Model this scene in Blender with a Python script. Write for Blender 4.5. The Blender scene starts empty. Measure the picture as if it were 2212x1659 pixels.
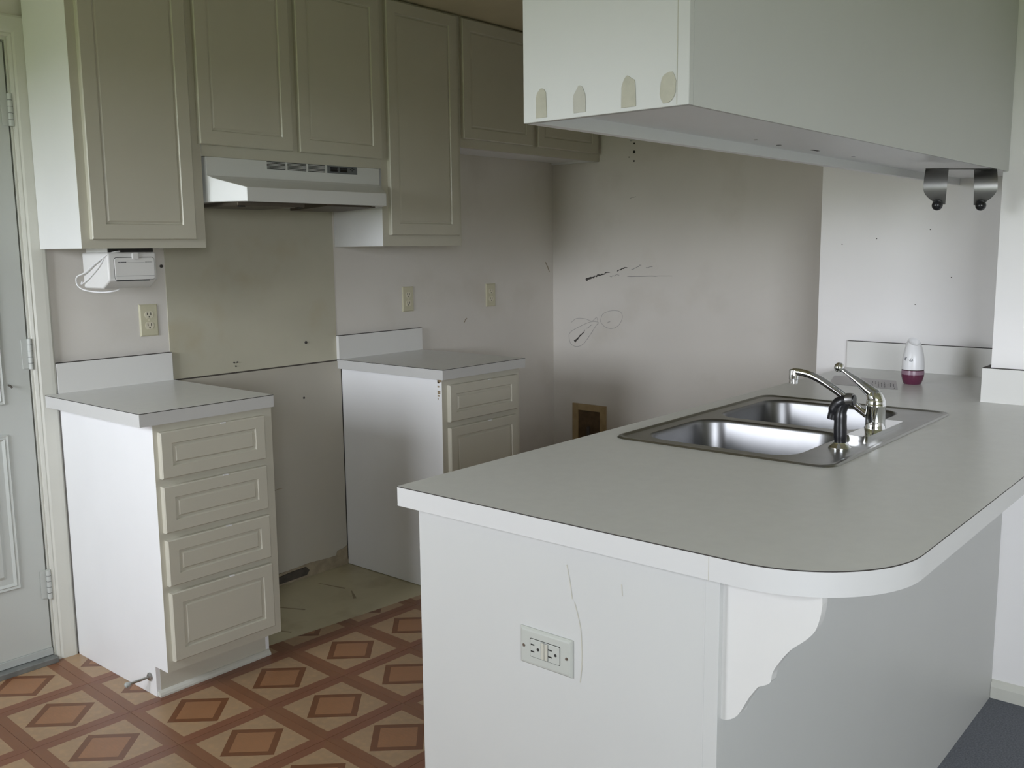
import bpy, bmesh, math, random
from mathutils import Vector, Matrix, Quaternion
random.seed(7)
sc = bpy.context.scene
COL = sc.collection
R = math.radians

# ------------------------------------------------------------------ camera
cam_d = bpy.data.cameras.new('camera'); cam = bpy.data.objects.new('camera', cam_d); COL.objects.link(cam)
YAW, PITCH, ROLL = -0.867, -0.1419, -0.0106
fw = Vector((-math.sin(YAW)*math.cos(PITCH), math.cos(YAW)*math.cos(PITCH), math.sin(PITCH)))
rt = Vector((math.cos(YAW), math.sin(YAW), 0)); up = rt.cross(fw)
c, s = math.cos(ROLL), math.sin(ROLL)
r2 = rt*c + up*s; u2 = up*c - rt*s
M = Matrix((r2, u2, -fw)).transposed().to_4x4()
M.translation = Vector((-1.3849, -3.2205, 1.3823))
cam.matrix_world = M
cam_d.sensor_fit = 'HORIZONTAL'; cam_d.sensor_width = 36.0; cam_d.lens = 36.0*2066.4/2212.0
cam_d.clip_start = 0.02
sc.camera = cam

# ------------------------------------------------------------------ world: overcast sky over green ground
w = bpy.data.worlds.new('overcast_sky'); sc.world = w; w.use_nodes = True
nt = w.node_tree; nt.nodes.clear()
tc = nt.nodes.new('ShaderNodeTexCoord'); sx = nt.nodes.new('ShaderNodeSeparateXYZ')
mr = nt.nodes.new('ShaderNodeMapRange'); mr.interpolation_type = 'SMOOTHSTEP'
mr.inputs['From Min'].default_value = -0.03; mr.inputs['From Max'].default_value = 0.03
mix = nt.nodes.new('ShaderNodeMix'); mix.data_type = 'RGBA'
mix.inputs[6].default_value = (.12, .155, .085, 1)
mix.inputs[7].default_value = (.895, .94, 1.02, 1)
bg = nt.nodes.new('ShaderNodeBackground'); bg.inputs['Strength'].default_value = 22
ow = nt.nodes.new('ShaderNodeOutputWorld')
nt.links.new(tc.outputs['Generated'], sx.inputs[0]); nt.links.new(sx.outputs['Z'], mr.inputs['Value'])
nt.links.new(mr.outputs['Result'], mix.inputs[0]); nt.links.new(mix.outputs[2], bg.inputs['Color'])
nt.links.new(bg.outputs[0], ow.inputs[0])

def portal(name, loc, rot, sx_, sy_):
    d = bpy.data.lights.new(name, 'AREA'); d.shape = 'RECTANGLE'; d.size = sx_; d.size_y = sy_
    d.cycles.is_portal = True
    o = bpy.data.objects.new(name, d); COL.objects.link(o); o.location = loc; o.rotation_euler = rot
    return o
# kitchen window and living-room window, both in the left wall out of view
GD = (-1.45, -0.30, 1.08, 2.05)      # y0 y1 z0 z1 of the kitchen window in wall_left
WF = (-5.7, -3.75, 1.0, 2.05)       # y0 y1 z0 z1 of the living-room window in wall_left
XL, YF, ZC = -2.15, -6.2, 2.364
portal('daylight_kitchen_window', (XL-0.06, (GD[0]+GD[1])/2, (GD[2]+GD[3])/2), (R(90), 0, R(-90)), GD[1]-GD[0], GD[3]-GD[2])
portal('daylight_living_window', (XL-0.06, (WF[0]+WF[1])/2, (WF[2]+WF[3])/2), (R(90), 0, R(-90)), WF[1]-WF[0], WF[3]-WF[2])

sc.view_settings.view_transform = 'Standard'; sc.view_settings.look = 'None'
sc.view_settings.gamma = 1.0; sc.view_settings.use_curve_mapping = False
sc.view_settings.exposure = 0.03
try:
    sc.cycles.use_denoising = True
    sc.cycles.max_bounces = 8; sc.cycles.diffuse_bounces = 5; sc.cycles.glossy_bounces = 4
    sc.cycles.use_adaptive_sampling = True; sc.cycles.adaptive_threshold = 0.03
    sc.cycles.sample_clamp_indirect = 8.0
except Exception:
    pass

# ------------------------------------------------------------------ materials
def mat(name, col, rough=0.5, metal=0.0, var=0.0, vscale=6.0, bump=0.0, bscale=200.0, spec=None, rand=0.0, stain=None):
    """procedural principled material; var = slow tone variation, bump = fine relief, stain = (colour, amount, scale)"""
    m = bpy.data.materials.new(name); m.use_nodes = True
    n = m.node_tree; b = n.nodes['Principled BSDF']
    b.inputs['Roughness'].default_value = rough; b.inputs['Metallic'].default_value = metal
    if spec is not None: b.inputs['Specular IOR Level'].default_value = spec
    tcn = n.nodes.new('ShaderNodeTexCoord')
    base = n.nodes.new('ShaderNodeRGB'); base.outputs[0].default_value = (*col, 1)
    out = base.outputs[0]
    if var or rand:
        hs = n.nodes.new('ShaderNodeHueSaturation'); n.links.new(out, hs.inputs['Color'])
        ns = n.nodes.new('ShaderNodeTexNoise'); ns.inputs['Scale'].default_value = vscale; ns.inputs['Detail'].default_value = 5
        n.links.new(tcn.outputs['Object'], ns.inputs['Vector'])
        r_ = n.nodes.new('ShaderNodeMapRange'); r_.inputs['From Min'].default_value = .3; r_.inputs['From Max'].default_value = .7
        r_.inputs['To Min'].default_value = 1-var; r_.inputs['To Max'].default_value = 1+var
        n.links.new(ns.outputs['Fac'], r_.inputs['Value'])
        v = r_.outputs['Result']
        if rand:
            oi = n.nodes.new('ShaderNodeObjectInfo'); rr = n.nodes.new('ShaderNodeMapRange')
            rr.inputs['To Min'].default_value = 1-rand; rr.inputs['To Max'].default_value = 1+rand
            n.links.new(oi.outputs['Random'], rr.inputs['Value'])
            mu = n.nodes.new('ShaderNodeMath'); mu.operation = 'MULTIPLY'
            n.links.new(v, mu.inputs[0]); n.links.new(rr.outputs['Result'], mu.inputs[1]); v = mu.outputs[0]
        n.links.new(v, hs.inputs['Value']); out = hs.outputs['Color']
    if stain:
        sn = n.nodes.new('ShaderNodeTexNoise'); sn.inputs['Scale'].default_value = stain[2]; sn.inputs['Detail'].default_value = 8
        n.links.new(tcn.outputs['Object'], sn.inputs['Vector'])
        sr = n.nodes.new('ShaderNodeMapRange'); sr.inputs['From Min'].default_value = .55; sr.inputs['From Max'].default_value = .75
        sr.inputs['To Max'].default_value = stain[1]
        n.links.new(sn.outputs['Fac'], sr.inputs['Value'])
        mx = n.nodes.new('ShaderNodeMix'); mx.data_type = 'RGBA'; mx.inputs[7].default_value = (*stain[0], 1)
        n.links.new(sr.outputs['Result'], mx.inputs[0]); n.links.new(out, mx.inputs[6]); out = mx.outputs[2]
    n.links.new(out, b.inputs['Base Color'])
    if bump:
        bn = n.nodes.new('ShaderNodeTexNoise'); bn.inputs['Scale'].default_value = bscale; bn.inputs['Detail'].default_value = 4
        n.links.new(tcn.outputs['Object'], bn.inputs['Vector'])
        bp = n.nodes.new('ShaderNodeBump'); bp.inputs['Strength'].default_value = bump; bp.inputs['Distance'].default_value = .002
        n.links.new(bn.outputs['Fac'], bp.inputs['Height']); n.links.new(bp.outputs['Normal'], b.inputs['Normal'])
    return m

def wood(name, col, dark, scale=(40, 4, 4), rough=.35, rand=.10):
    m = mat(name, col, rough, rand=rand, var=.05, vscale=9)
    n = m.node_tree; b = n.nodes['Principled BSDF']; src = b.inputs['Base Color'].links[0].from_socket
    tcn = n.nodes.new('ShaderNodeTexCoord'); mp = n.nodes.new('ShaderNodeMapping'); mp.inputs['Scale'].default_value = scale
    ns = n.nodes.new('ShaderNodeTexNoise'); ns.inputs['Scale'].default_value = 4; ns.inputs['Detail'].default_value = 8
    mx = n.nodes.new('ShaderNodeMix'); mx.data_type = 'RGBA'; mx.inputs[7].default_value = (*dark, 1)
    r_ = n.nodes.new('ShaderNodeMapRange'); r_.inputs['From Min'].default_value = .45; r_.inputs['From Max'].default_value = .75; r_.inputs['To Max'].default_value = .6
    n.links.new(tcn.outputs['Object'], mp.inputs[0]); n.links.new(mp.outputs[0], ns.inputs['Vector'])
    n.links.new(ns.outputs['Fac'], r_.inputs['Value']); n.links.new(r_.outputs['Result'], mx.inputs[0])
    n.links.new(src, mx.inputs[6]); n.links.new(mx.outputs[2], b.inputs['Base Color'])
    return m

MT = dict(
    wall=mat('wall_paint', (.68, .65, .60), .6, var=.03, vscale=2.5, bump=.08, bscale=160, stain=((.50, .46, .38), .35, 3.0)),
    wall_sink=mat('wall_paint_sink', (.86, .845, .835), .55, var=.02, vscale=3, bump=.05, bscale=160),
    wall_dim=mat('beige_wall_paint', (.46, .43, .37), .7, var=.03, vscale=2),  # unseen walls, tone lowered to cut the light they bounce
    ceiling=mat('ceiling_paint', (.58, .52, .37), .8, var=.03, bump=.3, bscale=120),
    greasy=mat('stove_wall_sheet', (.50, .48, .375), .42, var=.05, vscale=4, stain=((.42, .36, .22), .5, 5)),
    lower=mat('lower_wall_sheet', (.44, .415, .35), .5, var=.03, vscale=4, stain=((.45, .40, .30), .3, 4)),
    cab=mat('cabinet_white', (.565, .545, .46), .34, var=.02, vscale=5, stain=((.54, .50, .39), .25, 2.2)),  # cabinet white with the shade of the fronts put into the colour
    cab_side=mat('cabinet_side_white', (.83, .835, .84), .4, var=.015, vscale=5),  # same cabinet white, lightened as if daylight falls on the sides
    pen=mat('panel_white', (.53, .535, .515), .42, var=.012, vscale=4),
    corbel=mat('corbel_paint', (.63, .625, .60), .45, var=.015),
    lam=mat('counter_laminate', (.70, .705, .69), .30, var=.02, vscale=40, bump=.04, bscale=500),
    splash=mat('backsplash_laminate', (.72, .715, .69), .4, var=.01),
    lam_edge=mat('counter_edge_band', (.575, .575, .56), .4, var=.01),
    seam=mat('laminate_seam_dark', (.035, .03, .025), .6),
    door=mat('door_paint', (.50, .52, .49), .45, var=.02, vscale=3),
    trim=mat('trim_paint', (.62, .62, .56), .42, var=.02, vscale=8),
    hood=mat('hood_enamel', (.68, .69, .68), .25, var=.01),
    black=mat('black_plastic', (.012, .012, .014), .28),
    dark=mat('dark_gap', (.02, .018, .015), .7),
    grey=mat('grey_plastic', (.14, .15, .155), .45),
    filt=mat('hood_filter', (.13, .11, .085), .5, metal=.5, bump=.5, bscale=300),
    appl=mat('appliance_plastic', (.76, .755, .745), .32),
    ivory=mat('ivory_plastic', (.56, .53, .38), .35, var=.02),
    ivory2=mat('outlet_face_ivory', (.66, .62, .48), .35),
    gfci=mat('pale_outlet_plastic', (.45, .465, .425), .32),
    gfci2=mat('outlet_button_cream', (.48, .47, .40), .4),
    steel=mat('sink_steel', (.235, .235, .24), .36, metal=1, var=.06, vscale=12),
    steel_d=mat('sink_deck_steel', (.36, .355, .34), .34, metal=1, var=.05, vscale=14),
    chrome=mat('chrome', (.78, .79, .80), .07, metal=1),
    hookm=mat('brushed_metal', (.26, .255, .25), .36, metal=1),
    zinc=mat('zinc_metal', (.46, .46, .45), .3, metal=1),
    purple=mat('purple_gel', (.12, .028, .06), .15, var=.1, vscale=20),
    purple2=mat('pale_purple_film', (.27, .17, .22), .3),
    white_pl=mat('white_plastic', (.82, .82, .83), .3),
    ink=mat('ink', (.03, .03, .05), .6),
    paper=mat('thin_paper', (.66, .64, .67), .6),
    carpet=mat('carpet', (.16, .17, .19), 1.0, var=.25, vscale=220, bump=1.0, bscale=420, spec=.1),
    oldfloor=mat('old_vinyl', (.50, .45, .30), .42, var=.05, vscale=7, stain=((.30, .24, .13), .6, 6)),
    torn=mat('torn_wall_base', (.30, .25, .17), .8, var=.2, vscale=30, bump=.4, bscale=90),
    rub=mat('dark_base_strip', (.065, .055, .045), .6, var=.2, vscale=40),
    sill=mat('door_sill_metal', (.20, .21, .20), .45, metal=.3, var=.15, vscale=25),
    strip=mat('weather_strip', (.42, .44, .42), .6),
    boxwood=wood('bare_wood', (.40, .30, .16), (.25, .16, .07), rand=0),
    boxdark=mat('box_interior', (.10, .062, .030), .8, var=.35, vscale=25),
    pencil=mat('pencil', (.33, .315, .30), .7),
    soot=mat('black_scuff', (.06, .055, .05), .8),
    glue=mat('glue_residue', (.465, .45, .375), .75, var=.06, vscale=60, bump=.4, bscale=150),
    glue_t=mat('glue_residue_white', (.47, .46, .41), .7, var=.03, vscale=60),
    chip=mat('chipped_particleboard', (.28, .21, .12), .9, var=.3, vscale=200),
    caulk=mat('mouldy_caulk', (.20, .195, .18), .8, var=.4, vscale=200),
    frame=mat('window_frame_white', (.8, .8, .8), .4),
)
T_BU = wood('vinyl_band_brown', (.20, .088, .043), (.21, .085, .035), (60, 5, 5))
T_BV = wood('vinyl_band_red', (.20, .082, .044), (.20, .075, .035), (5, 60, 5))
T_F = wood('vinyl_field_tan', (.335, .222, .128), (.44, .27, .14), (12, 12, 12))
T_R = wood('vinyl_diamond_border', (.155, .060, .024), (.16, .06, .022), (30, 30, 5))
T_C = wood('vinyl_diamond_center', (.285, .138, .064), (.34, .15, .065), (40, 8, 5))

# ------------------------------------------------------------------ helpers
def tag(o, label=None, cat=None, group=None, kind=None):
    if label: o['label'] = label
    if cat: o['category'] = cat
    if group: o['group'] = group
    if kind: o['kind'] = kind
    return o

def thing(name, loc, label, cat, group=None, kind=None):
    o = bpy.data.objects.new(name, None); COL.objects.link(o); o.location = loc
    o.empty_display_size = .05
    return tag(o, label, cat, group, kind)

def wloc(o):
    v = Vector((0, 0, 0))
    while o is not None:
        v = v + o.location; o = o.parent
    return v

def obj(name, bm, mats, parent=None, bevel=0, smooth=False, seg=2, label=None, kind=None):
    """link a bmesh given in WORLD coordinates as one mesh object"""
    me = bpy.data.meshes.new(name)
    bmesh.ops.recalc_face_normals(bm, faces=bm.faces[:])
    if parent is None:
        zs = [v.co.z for v in bm.verts]; xs = [v.co.x for v in bm.verts]; ys = [v.co.y for v in bm.verts]
        L = Vector(((min(xs)+max(xs))/2, (min(ys)+max(ys))/2, min(zs)))
        off = L
    else:
        L = Vector((0, 0, 0)); off = wloc(parent)
    for v in bm.verts: v.co -= off
    bm.to_mesh(me); bm.free()
    if not isinstance(mats, (list, tuple)): mats = [mats]
    for m in mats: me.materials.append(m)
    o = bpy.data.objects.new(name, me); COL.objects.link(o); o.location = L; o.parent = parent
    if smooth:
        for p in me.polygons: p.use_smooth = True
        try: me.set_sharp_from_angle(angle=R(38))
        except Exception: pass
    if bevel:
        b = o.modifiers.new('bevel', 'BEVEL'); b.width = bevel; b.segments = seg; b.limit_method = 'ANGLE'; b.angle_limit = R(40)
    if label: o['label'] = label
    if kind: o['kind'] = kind
    return o

def struct(name, bm, mats, label, parent=None, **k):
    o = obj(name, bm, mats, parent, **k); o['kind'] = 'structure'
    if label: o['label'] = label
    return o

def bx(x0, x1, y0, y1, z0, z1, bm=None, mi=0):
    bm = bm or bmesh.new()
    vs = [bm.verts.new(p) for p in ((x0,y0,z0),(x1,y0,z0),(x1,y1,z0),(x0,y1,z0),(x0,y0,z1),(x1,y0,z1),(x1,y1,z1),(x0,y1,z1))]
    for f in ((0,3,2,1),(4,5,6,7),(0,1,5,4),(1,2,6,5),(2,3,7,6),(3,0,4,7)):
        bm.faces.new([vs[i] for i in f]).material_index = mi
    return bm

def loft(rings, bm=None, cap0=True, cap1=True, mi=0, mis=None):
    bm = bm or bmesh.new(); vr = [[bm.verts.new(p) for p in r] for r in rings]
    n = len(rings[0])
    for k in range(len(vr)-1):
        for i in range(n):
            f = bm.faces.new((vr[k][i], vr[k][(i+1) % n], vr[k+1][(i+1) % n], vr[k+1][i]))
            f.material_index = mis[k] if mis else mi
    if cap0: bm.faces.new(vr[0][::-1]).material_index = mis[0] if mis else mi
    if cap1: bm.faces.new(vr[-1]).material_index = mis[-1] if mis else mi
    return bm

def prism(pts, axis, a0, a1, bm=None, mi=0):
    """extrude a 2-D outline; axis 'x': pts are (y,z); 'y': (x,z); 'z': (x,y)"""
    def P(p, a): return (a, p[0], p[1]) if axis == 'x' else ((p[0], a, p[1]) if axis == 'y' else (p[0], p[1], a))
    return loft([[P(p, a0) for p in pts], [P(p, a1) for p in pts]], bm, mi=mi)

def tube(path, rad, bm=None, n=12, cap=True, mi=0, flat=None):
    path = [Vector(p) for p in path]
    rads = rad if isinstance(rad, (list, tuple)) else [rad]*len(path)
    rings = []; nrm = None
    for i, p in enumerate(path):
        t = (path[min(i+1, len(path)-1)] - path[max(i-1, 0)]).normalized()
        if nrm is None:
            a = Vector((0, 0, 1)) if abs(t.z) < .9 else Vector((0, 1, 0)); nrm = t.cross(a).normalized()
        else:
            nrm = (nrm - t*nrm.dot(t)).normalized()
        b = t.cross(nrm)
        rr = rads[i]
        ra, rb = rr if isinstance(rr, (list, tuple)) else (rr, rr)
        rings.append([p + nrm*math.cos(2*math.pi*k/n)*ra + b*math.sin(2*math.pi*k/n)*rb for k in range(n)])
    return loft(rings, bm, cap, cap, mi=mi)

def lathe(cx, cy, prof, bm=None, n=28, mi=0, mis=None):
    rings = [[(cx + r*math.cos(2*math.pi*k/n), cy + r*math.sin(2*math.pi*k/n), z) for k in range(n)] for r, z in prof]
    return loft(rings, bm, mi=mi, mis=mis)

def ball(cpt, r, bm=None, n=18, m=12):
    prof = [(max(1e-4, r*math.sin(math.pi*k/m)), cpt[2]-r*math.cos(math.pi*k/m)) for k in range(m+1)]
    return lathe(cpt[0], cpt[1], prof, bm, n)

def rrect(x0, x1, y0, y1, r, n=6):
    pts = []
    for (cx, cy, a0) in ((x1-r, y1-r, 0), (x0+r, y1-r, 90), (x0+r, y0+r, 180), (x1-r, y0+r, 270)):
        for k in range(n+1):
            a = R(a0 + 90*k/n); pts.append((cx + r*math.cos(a), cy + r*math.sin(a)))
    return pts

def smooth_path(pts, n=6):
    pts = [Vector(p) for p in pts]; out = []
    for i in range(len(pts)-1):
        p0 = pts[max(i-1, 0)]; p1 = pts[i]; p2 = pts[i+1]; p3 = pts[min(i+2, len(pts)-1)]
        for k in range(n):
            t = k/n
            out.append(.5*((2*p1) + (p2-p0)*t + (2*p0-5*p1+4*p2-p3)*t*t + (3*p1-p0-3*p2+p3)*t**3))
    out.append(pts[-1]); return out

def front(x0, x1, z0, z1, yb, t=.018, inset=.052, gw=.012, gd=.005, rec=.0015):
    """slab door or drawer front facing -Y with a routed frame line around a centre panel"""
    yf = yb - t
    def ring(i, y): return [(x0+i, y, z0+i), (x1-i, y, z0+i), (x1-i, y, z1-i), (x0+i, y, z1-i)]
    return loft([ring(0, yb), ring(0, yf+.003), ring(.003, yf), ring(inset, yf), ring(inset+.003, yf+gd),
                 ring(inset+gw-.005, yf+gd), ring(inset+gw, yf+rec)])

def copy_tree(o, parent=None):
    c_ = o.copy(); COL.objects.link(c_); c_.parent = parent
    for ch in o.children: copy_tree(ch, c_)
    return c_

# ------------------------------------------------------------------ key measures (metres)
CT, CB = .914, .874                      # worktop top, underside
XF = 2.766                               # wall behind the fridge space
X2, X3 = 2.243, 1.67                     # wall at the sink end, living-room wall
YJ, YR = -1.715, -2.486                  # corners between them
XE, YK, YL, YP = -.118, -1.842, -2.788, -2.542   # peninsula worktop and panel
ZU = 1.392                               # underside of the tall wall cabinets

# ------------------------------------------------------------------ room shell
bm = bx(XL-.12, -.97, 0, .12, -.05, ZC+.05); bx(-.97, -.024, 0, .12, 2.05, ZC+.05, bm); bx(-.024, XF+.12, 0, .12, -.05, ZC+.05, bm)
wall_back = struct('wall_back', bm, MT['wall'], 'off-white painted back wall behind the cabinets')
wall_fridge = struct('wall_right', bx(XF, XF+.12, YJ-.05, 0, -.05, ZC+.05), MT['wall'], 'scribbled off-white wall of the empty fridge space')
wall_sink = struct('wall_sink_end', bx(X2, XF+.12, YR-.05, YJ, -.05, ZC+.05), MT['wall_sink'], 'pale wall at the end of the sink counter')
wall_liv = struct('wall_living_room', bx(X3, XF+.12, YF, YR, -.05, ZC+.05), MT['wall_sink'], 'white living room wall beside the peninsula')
bm = bx(XL-.12, XL, YF-.12, WF[0], -.05, ZC+.05); bx(XL-.12, XL, WF[1], GD[0], -.05, ZC+.05, bm)
bx(XL-.12, XL, WF[0], WF[1], -.05, WF[2], bm); bx(XL-.12, XL, WF[0], WF[1], WF[3], ZC+.05, bm); bx(XL-.12, XL, GD[1], 0, -.05, ZC+.05, bm)
bx(XL-.12, XL, GD[0], GD[1], GD[3], ZC+.05, bm); bx(XL-.12, XL, GD[0], GD[1], -.05, GD[2], bm)
struct('wall_left', bm, MT['wall_dim'], 'beige wall with two wide windows')
bm = bx(XL, XF+.12, YF-.12, YF, -.05, ZC+.05)
struct('wall_front', bm, MT['wall_dim'], 'off-white far living room wall')
struct('ceiling', bx(XL-.12, XF+.12, YF-.12, .12, ZC, ZC+.08), MT['ceiling'], 'cream painted ceiling')
floor = struct('floor', bx(XL-.12, XF+.12, YP+.012, .12, -.05, -.0025), MT['oldfloor'], 'old cream vinyl under the wood-look floor tiles')
struct('floor_carpet', bx(XL-.12, X3+.02, YF-.12, YP+.012, -.05, .004), MT['carpet'], 'dark blue-grey living room carpet')
bm = bx(XL-.10, XL-.02, GD[0], GD[0]+.06, GD[2], GD[3]); bx(XL-.10, XL-.02, GD[1]-.06, GD[1], GD[2], GD[3], bm)
bx(XL-.10, XL-.02, GD[0]+.06, GD[1]-.06, GD[3]-.06, GD[3], bm); bx(XL-.10, XL-.02, GD[0]+.06, GD[1]-.06, GD[2], GD[2]+.05, bm)
bx(XL-.09, XL-.04, (GD[0]+GD[1])/2-.03, (GD[0]+GD[1])/2+.03, GD[2]+.05, GD[3]-.06, bm)
struct('window_1', bm, MT['frame'], 'white frame of the kitchen window')
bm = bx(XL-.10, XL-.02, WF[0], WF[0]+.05, WF[2], WF[3]); bx(XL-.10, XL-.02, WF[1]-.05, WF[1], WF[2], WF[3], bm)
bx(XL-.10, XL-.02, WF[0]+.05, WF[1]-.05, WF[3]-.05, WF[3], bm); bx(XL-.10, XL-.02, WF[0]+.05, WF[1]-.05, WF[2], WF[2]+.05, bm)
struct('window_2', bm, MT['frame'], 'white frame of the living room window')

# skirting on the living-room wall
bm = prism([(X3, .004), (X3-.013, .004), (X3-.013, .040), (X3-.009, .052), (X3-.004, .058), (X3, .060)], 'y', YF, YP)
struct('baseboard_living_room', bm, MT['trim'], 'white baseboard along the carpet')

# ---- printed wood-look floor tiles, each tile its own piece
PITCH_T, ROT = .2905, R(-1.9)
OX, OY = .082, -.7135
def clip(poly, a, b_, c_):
    """keep the side a*x+b*y<=c"""
    out = []
    for i in range(len(poly)):
        p, q = poly[i], poly[(i+1) % len(poly)]
        dp, dq = a*p[0]+b_*p[1]-c_, a*q[0]+b_*q[1]-c_
        if dp <= 0: out.append(p)
        if dp*dq < 0:
            t = dp/(dp-dq); out.append((p[0]+(q[0]-p[0])*t, p[1]+(q[1]-p[1])*t))
    return out
H, B, D, DI = PITCH_T/2-.0005, .1135, .1045, .0765
POLYS = []
for k in range(4):
    def q(u, v, k=k):
        for _ in range(k): u, v = -v, u
        return (u, v)
    POLYS.append((k % 2, [q(H, -H), q(H, H), q(B, B), q(B, -B)]))
    POLYS.append((2, [q(B, 0), q(B, B), q(0, B), q(0, D), q(D, 0)]))
    POLYS.append((3, [q(D, 0), q(0, D), q(0, DI), q(DI, 0)]))
POLYS.append((4, [(DI, 0), (0, DI), (-DI, 0), (0, -DI)]))
SQ = [(H, -H), (H, H), (-H, H), (-H, -H)]
cr, sr = math.cos(ROT), math.sin(ROT)
def fp(u, v, ox, oy): return (ox + u*cr - v*sr, oy + u*sr + v*cr)
foot = [(.046, .466, -.535, 0), (1.265, 1.735, -.535, 0), (XE+.025, X3, YP, -1.94), (X3, X2, YR, -1.94)]
shared = None
for i in range(-11, 11):
    for j in range(-8, 4):
        ox, oy = fp(i*PITCH_T, j*PITCH_T, OX, OY)
        sq = [fp(u, v, ox, oy) for u, v in SQ]
        planes = []
        if max(p[1] for p in sq) > -.002: planes.append((0, 1, -.002))
        if min(p[1] for p in sq) < YP+.013: planes.append((0, -1, -(YP+.013)))
        if min(p[0] for p in sq) < XL: planes.append((-1, 0, -XL))
        if max(p[0] for p in sq) > XF: planes.append((1, 0, XF))
        if sq and max(p[1] for p in sq) > -.48 and -.05+.466 < max(p[0] for p in sq) and min(p[0] for p in sq) < 1.30:
            planes.append((.085, 1, -.484+.085*.526))
        if any(f[0] <= min(p[0] for p in sq) and max(p[0] for p in sq) <= f[1] and f[2] <= min(p[1] for p in sq) and max(p[1] for p in sq) <= f[3] for f in foot):
            continue
        if min(p[0] for p in sq) > X2-.02 and max(p[1] for p in sq) < YJ: continue
        def cut(poly):
            for pl in planes:
                poly = clip(poly, *pl)
                if len(poly) < 3: return []
            return poly
        whole = cut(sq)
        if len(whole) < 3: continue
        if not planes and shared is not None:
            o = bpy.data.objects.new('floor_tile', shared); COL.objects.link(o); o.parent = floor
            o.location = Vector((ox, oy, 0)) - wloc(floor)
            continue
        b_ = bmesh.new()
        for mi, pl in POLYS:
            pp = cut([fp(u, v, ox, oy) for u, v in pl])
            if len(pp) >= 3:
                try: b_.faces.new([b_.verts.new((p[0], p[1], 0)) for p in pp]).material_index = mi
                except Exception: pass
        for k in range(len(whole)):
            p, q_ = whole[k], whole[(k+1) % len(whole)]
            b_.faces.new([b_.verts.new(v) for v in ((p[0], p[1], 0), (q_[0], q_[1], 0), (q_[0], q_[1], -.0025), (p[0], p[1], -.0025))])
        me = bpy.data.meshes.new('floor_tile')
        for v in b_.verts: v.co -= Vector((ox, oy, 0))
        bmesh.ops.remove_doubles(b_, verts=b_.verts[:], dist=1e-5)
        bmesh.ops.recalc_face_normals(b_, faces=b_.faces[:])
        for f in b_.faces:
            if abs(f.normal.z) > .9 and f.normal.z < 0: f.normal_flip()
        b_.to_mesh(me); b_.free()
        for m in (T_BU, T_BV, T_F, T_R, T_C): me.materials.append(m)
        if not planes: shared = me
        o = bpy.data.objects.new('floor_tile', me); COL.objects.link(o); o.parent = floor
        o.location = Vector((ox, oy, 0)) - wloc(floor)

# bare old vinyl in the stove gap: worn pattern strokes
for (x0, y0, x1, y1, w_) in ((.70, -.10, .80, -.30, .012), (.56, -.28, .63, -.44, .010), (1.02, -.10, 1.05, -.24, .012), (1.05, -.28, 1.0, -.36, .014), (.80, -.14, .74, -.20, .01)):
    d = Vector((x1-x0, y1-y0, 0)); nn = Vector((-d.y, d.x, 0)).normalized()*w_/2
    b_ = bmesh.new(); b_.faces.new([b_.verts.new(v) for v in (Vector((x0, y0, -.0022))+nn*.3, Vector((x0, y0, -.0022))-nn*.3, Vector((x1, y1, -.0022))-nn, Vector((x1, y1, -.0022))+nn)])
    obj('worn_mark', b_, MT['torn'], floor)

# ---- wall sheets behind the stove, torn base strip
struct('wall_sheet', bx(.469, 1.247, -.0025, 0, .912, 1.70), MT['greasy'], 'tan greasy wall sheet behind the missing stove', wall_back)
struct('wall_sheet', bx(.466, 1.268, -.006, 0, .052, .907), MT['lower'], 'pale lower wall sheet in the stove gap', wall_back)
bm = prism([(.466, -.002), (1.266, -.002), (1.266, .085), (1.235, .075), (1.205, .072), (1.195, .05), (1.05, .058), (.90, .05), (.466, .056)], 'y', -.0075, -.003)
struct('torn_base_strip', bm, MT['torn'], None, wall_back)
bm = prism([(.62, .004), (1.03, .012), (1.045, .03), (1.03, .046), (.96, .044), (.80, .030), (.62, .03)], 'y', -.016, -.007)
struct('loose_base_strip', bm, MT['rub'], None, wall_back)
struct('sheet_joint', bx(.470, 1.246, -.0028, -.0005, .9065, .9125), MT['rub'], None, wall_back)
struct('vertical_gap', bx(1.2615, 1.2655, -.0075, -.001, .02, .874), MT['dark'], None, wall_back)

def disc_on(wall, name, p, r, axis, m, t=.0012):
    pts = [(r*math.cos(2*math.pi*k/10), r*math.sin(2*math.pi*k/10)) for k in range(10)]
    if axis == 'x': bm_ = prism([(p[1]+a, p[2]+b2) for a, b2 in pts], 'x', p[0]-t, p[0]+.0005)
    else: bm_ = prism([(p[0]+a, p[2]+b2) for a, b2 in pts], 'y', p[1]-t, p[1]+.0005)
    return obj(name, bm_, m, wall)

# screw holes and nail marks
for z, r_ in ((1.891, .0045), (1.85, .0075), (1.805, .0045)): disc_on(wall_fridge, 'screw_hole', (XF, -.517, z), r_, 'x', MT['dark'])
disc_on(wall_fridge, 'screw_hole', (XF, -.487, 1.826), .003, 'x', MT['dark'])
for x, z, r_ in ((.455, 1.328, .006), (1.083, 1.0, .006), (1.06, .77, .005), (.735, .95, .003), (.75, .95, .003), (.742, .935, .003), (.74, .91, .003), (2.56, .93, .0)):
    if r_: disc_on(wall_back, 'nail_hole', (x, -.003 if x > .47 else 0, z), r_, 'y', MT['soot'], .004)

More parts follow.
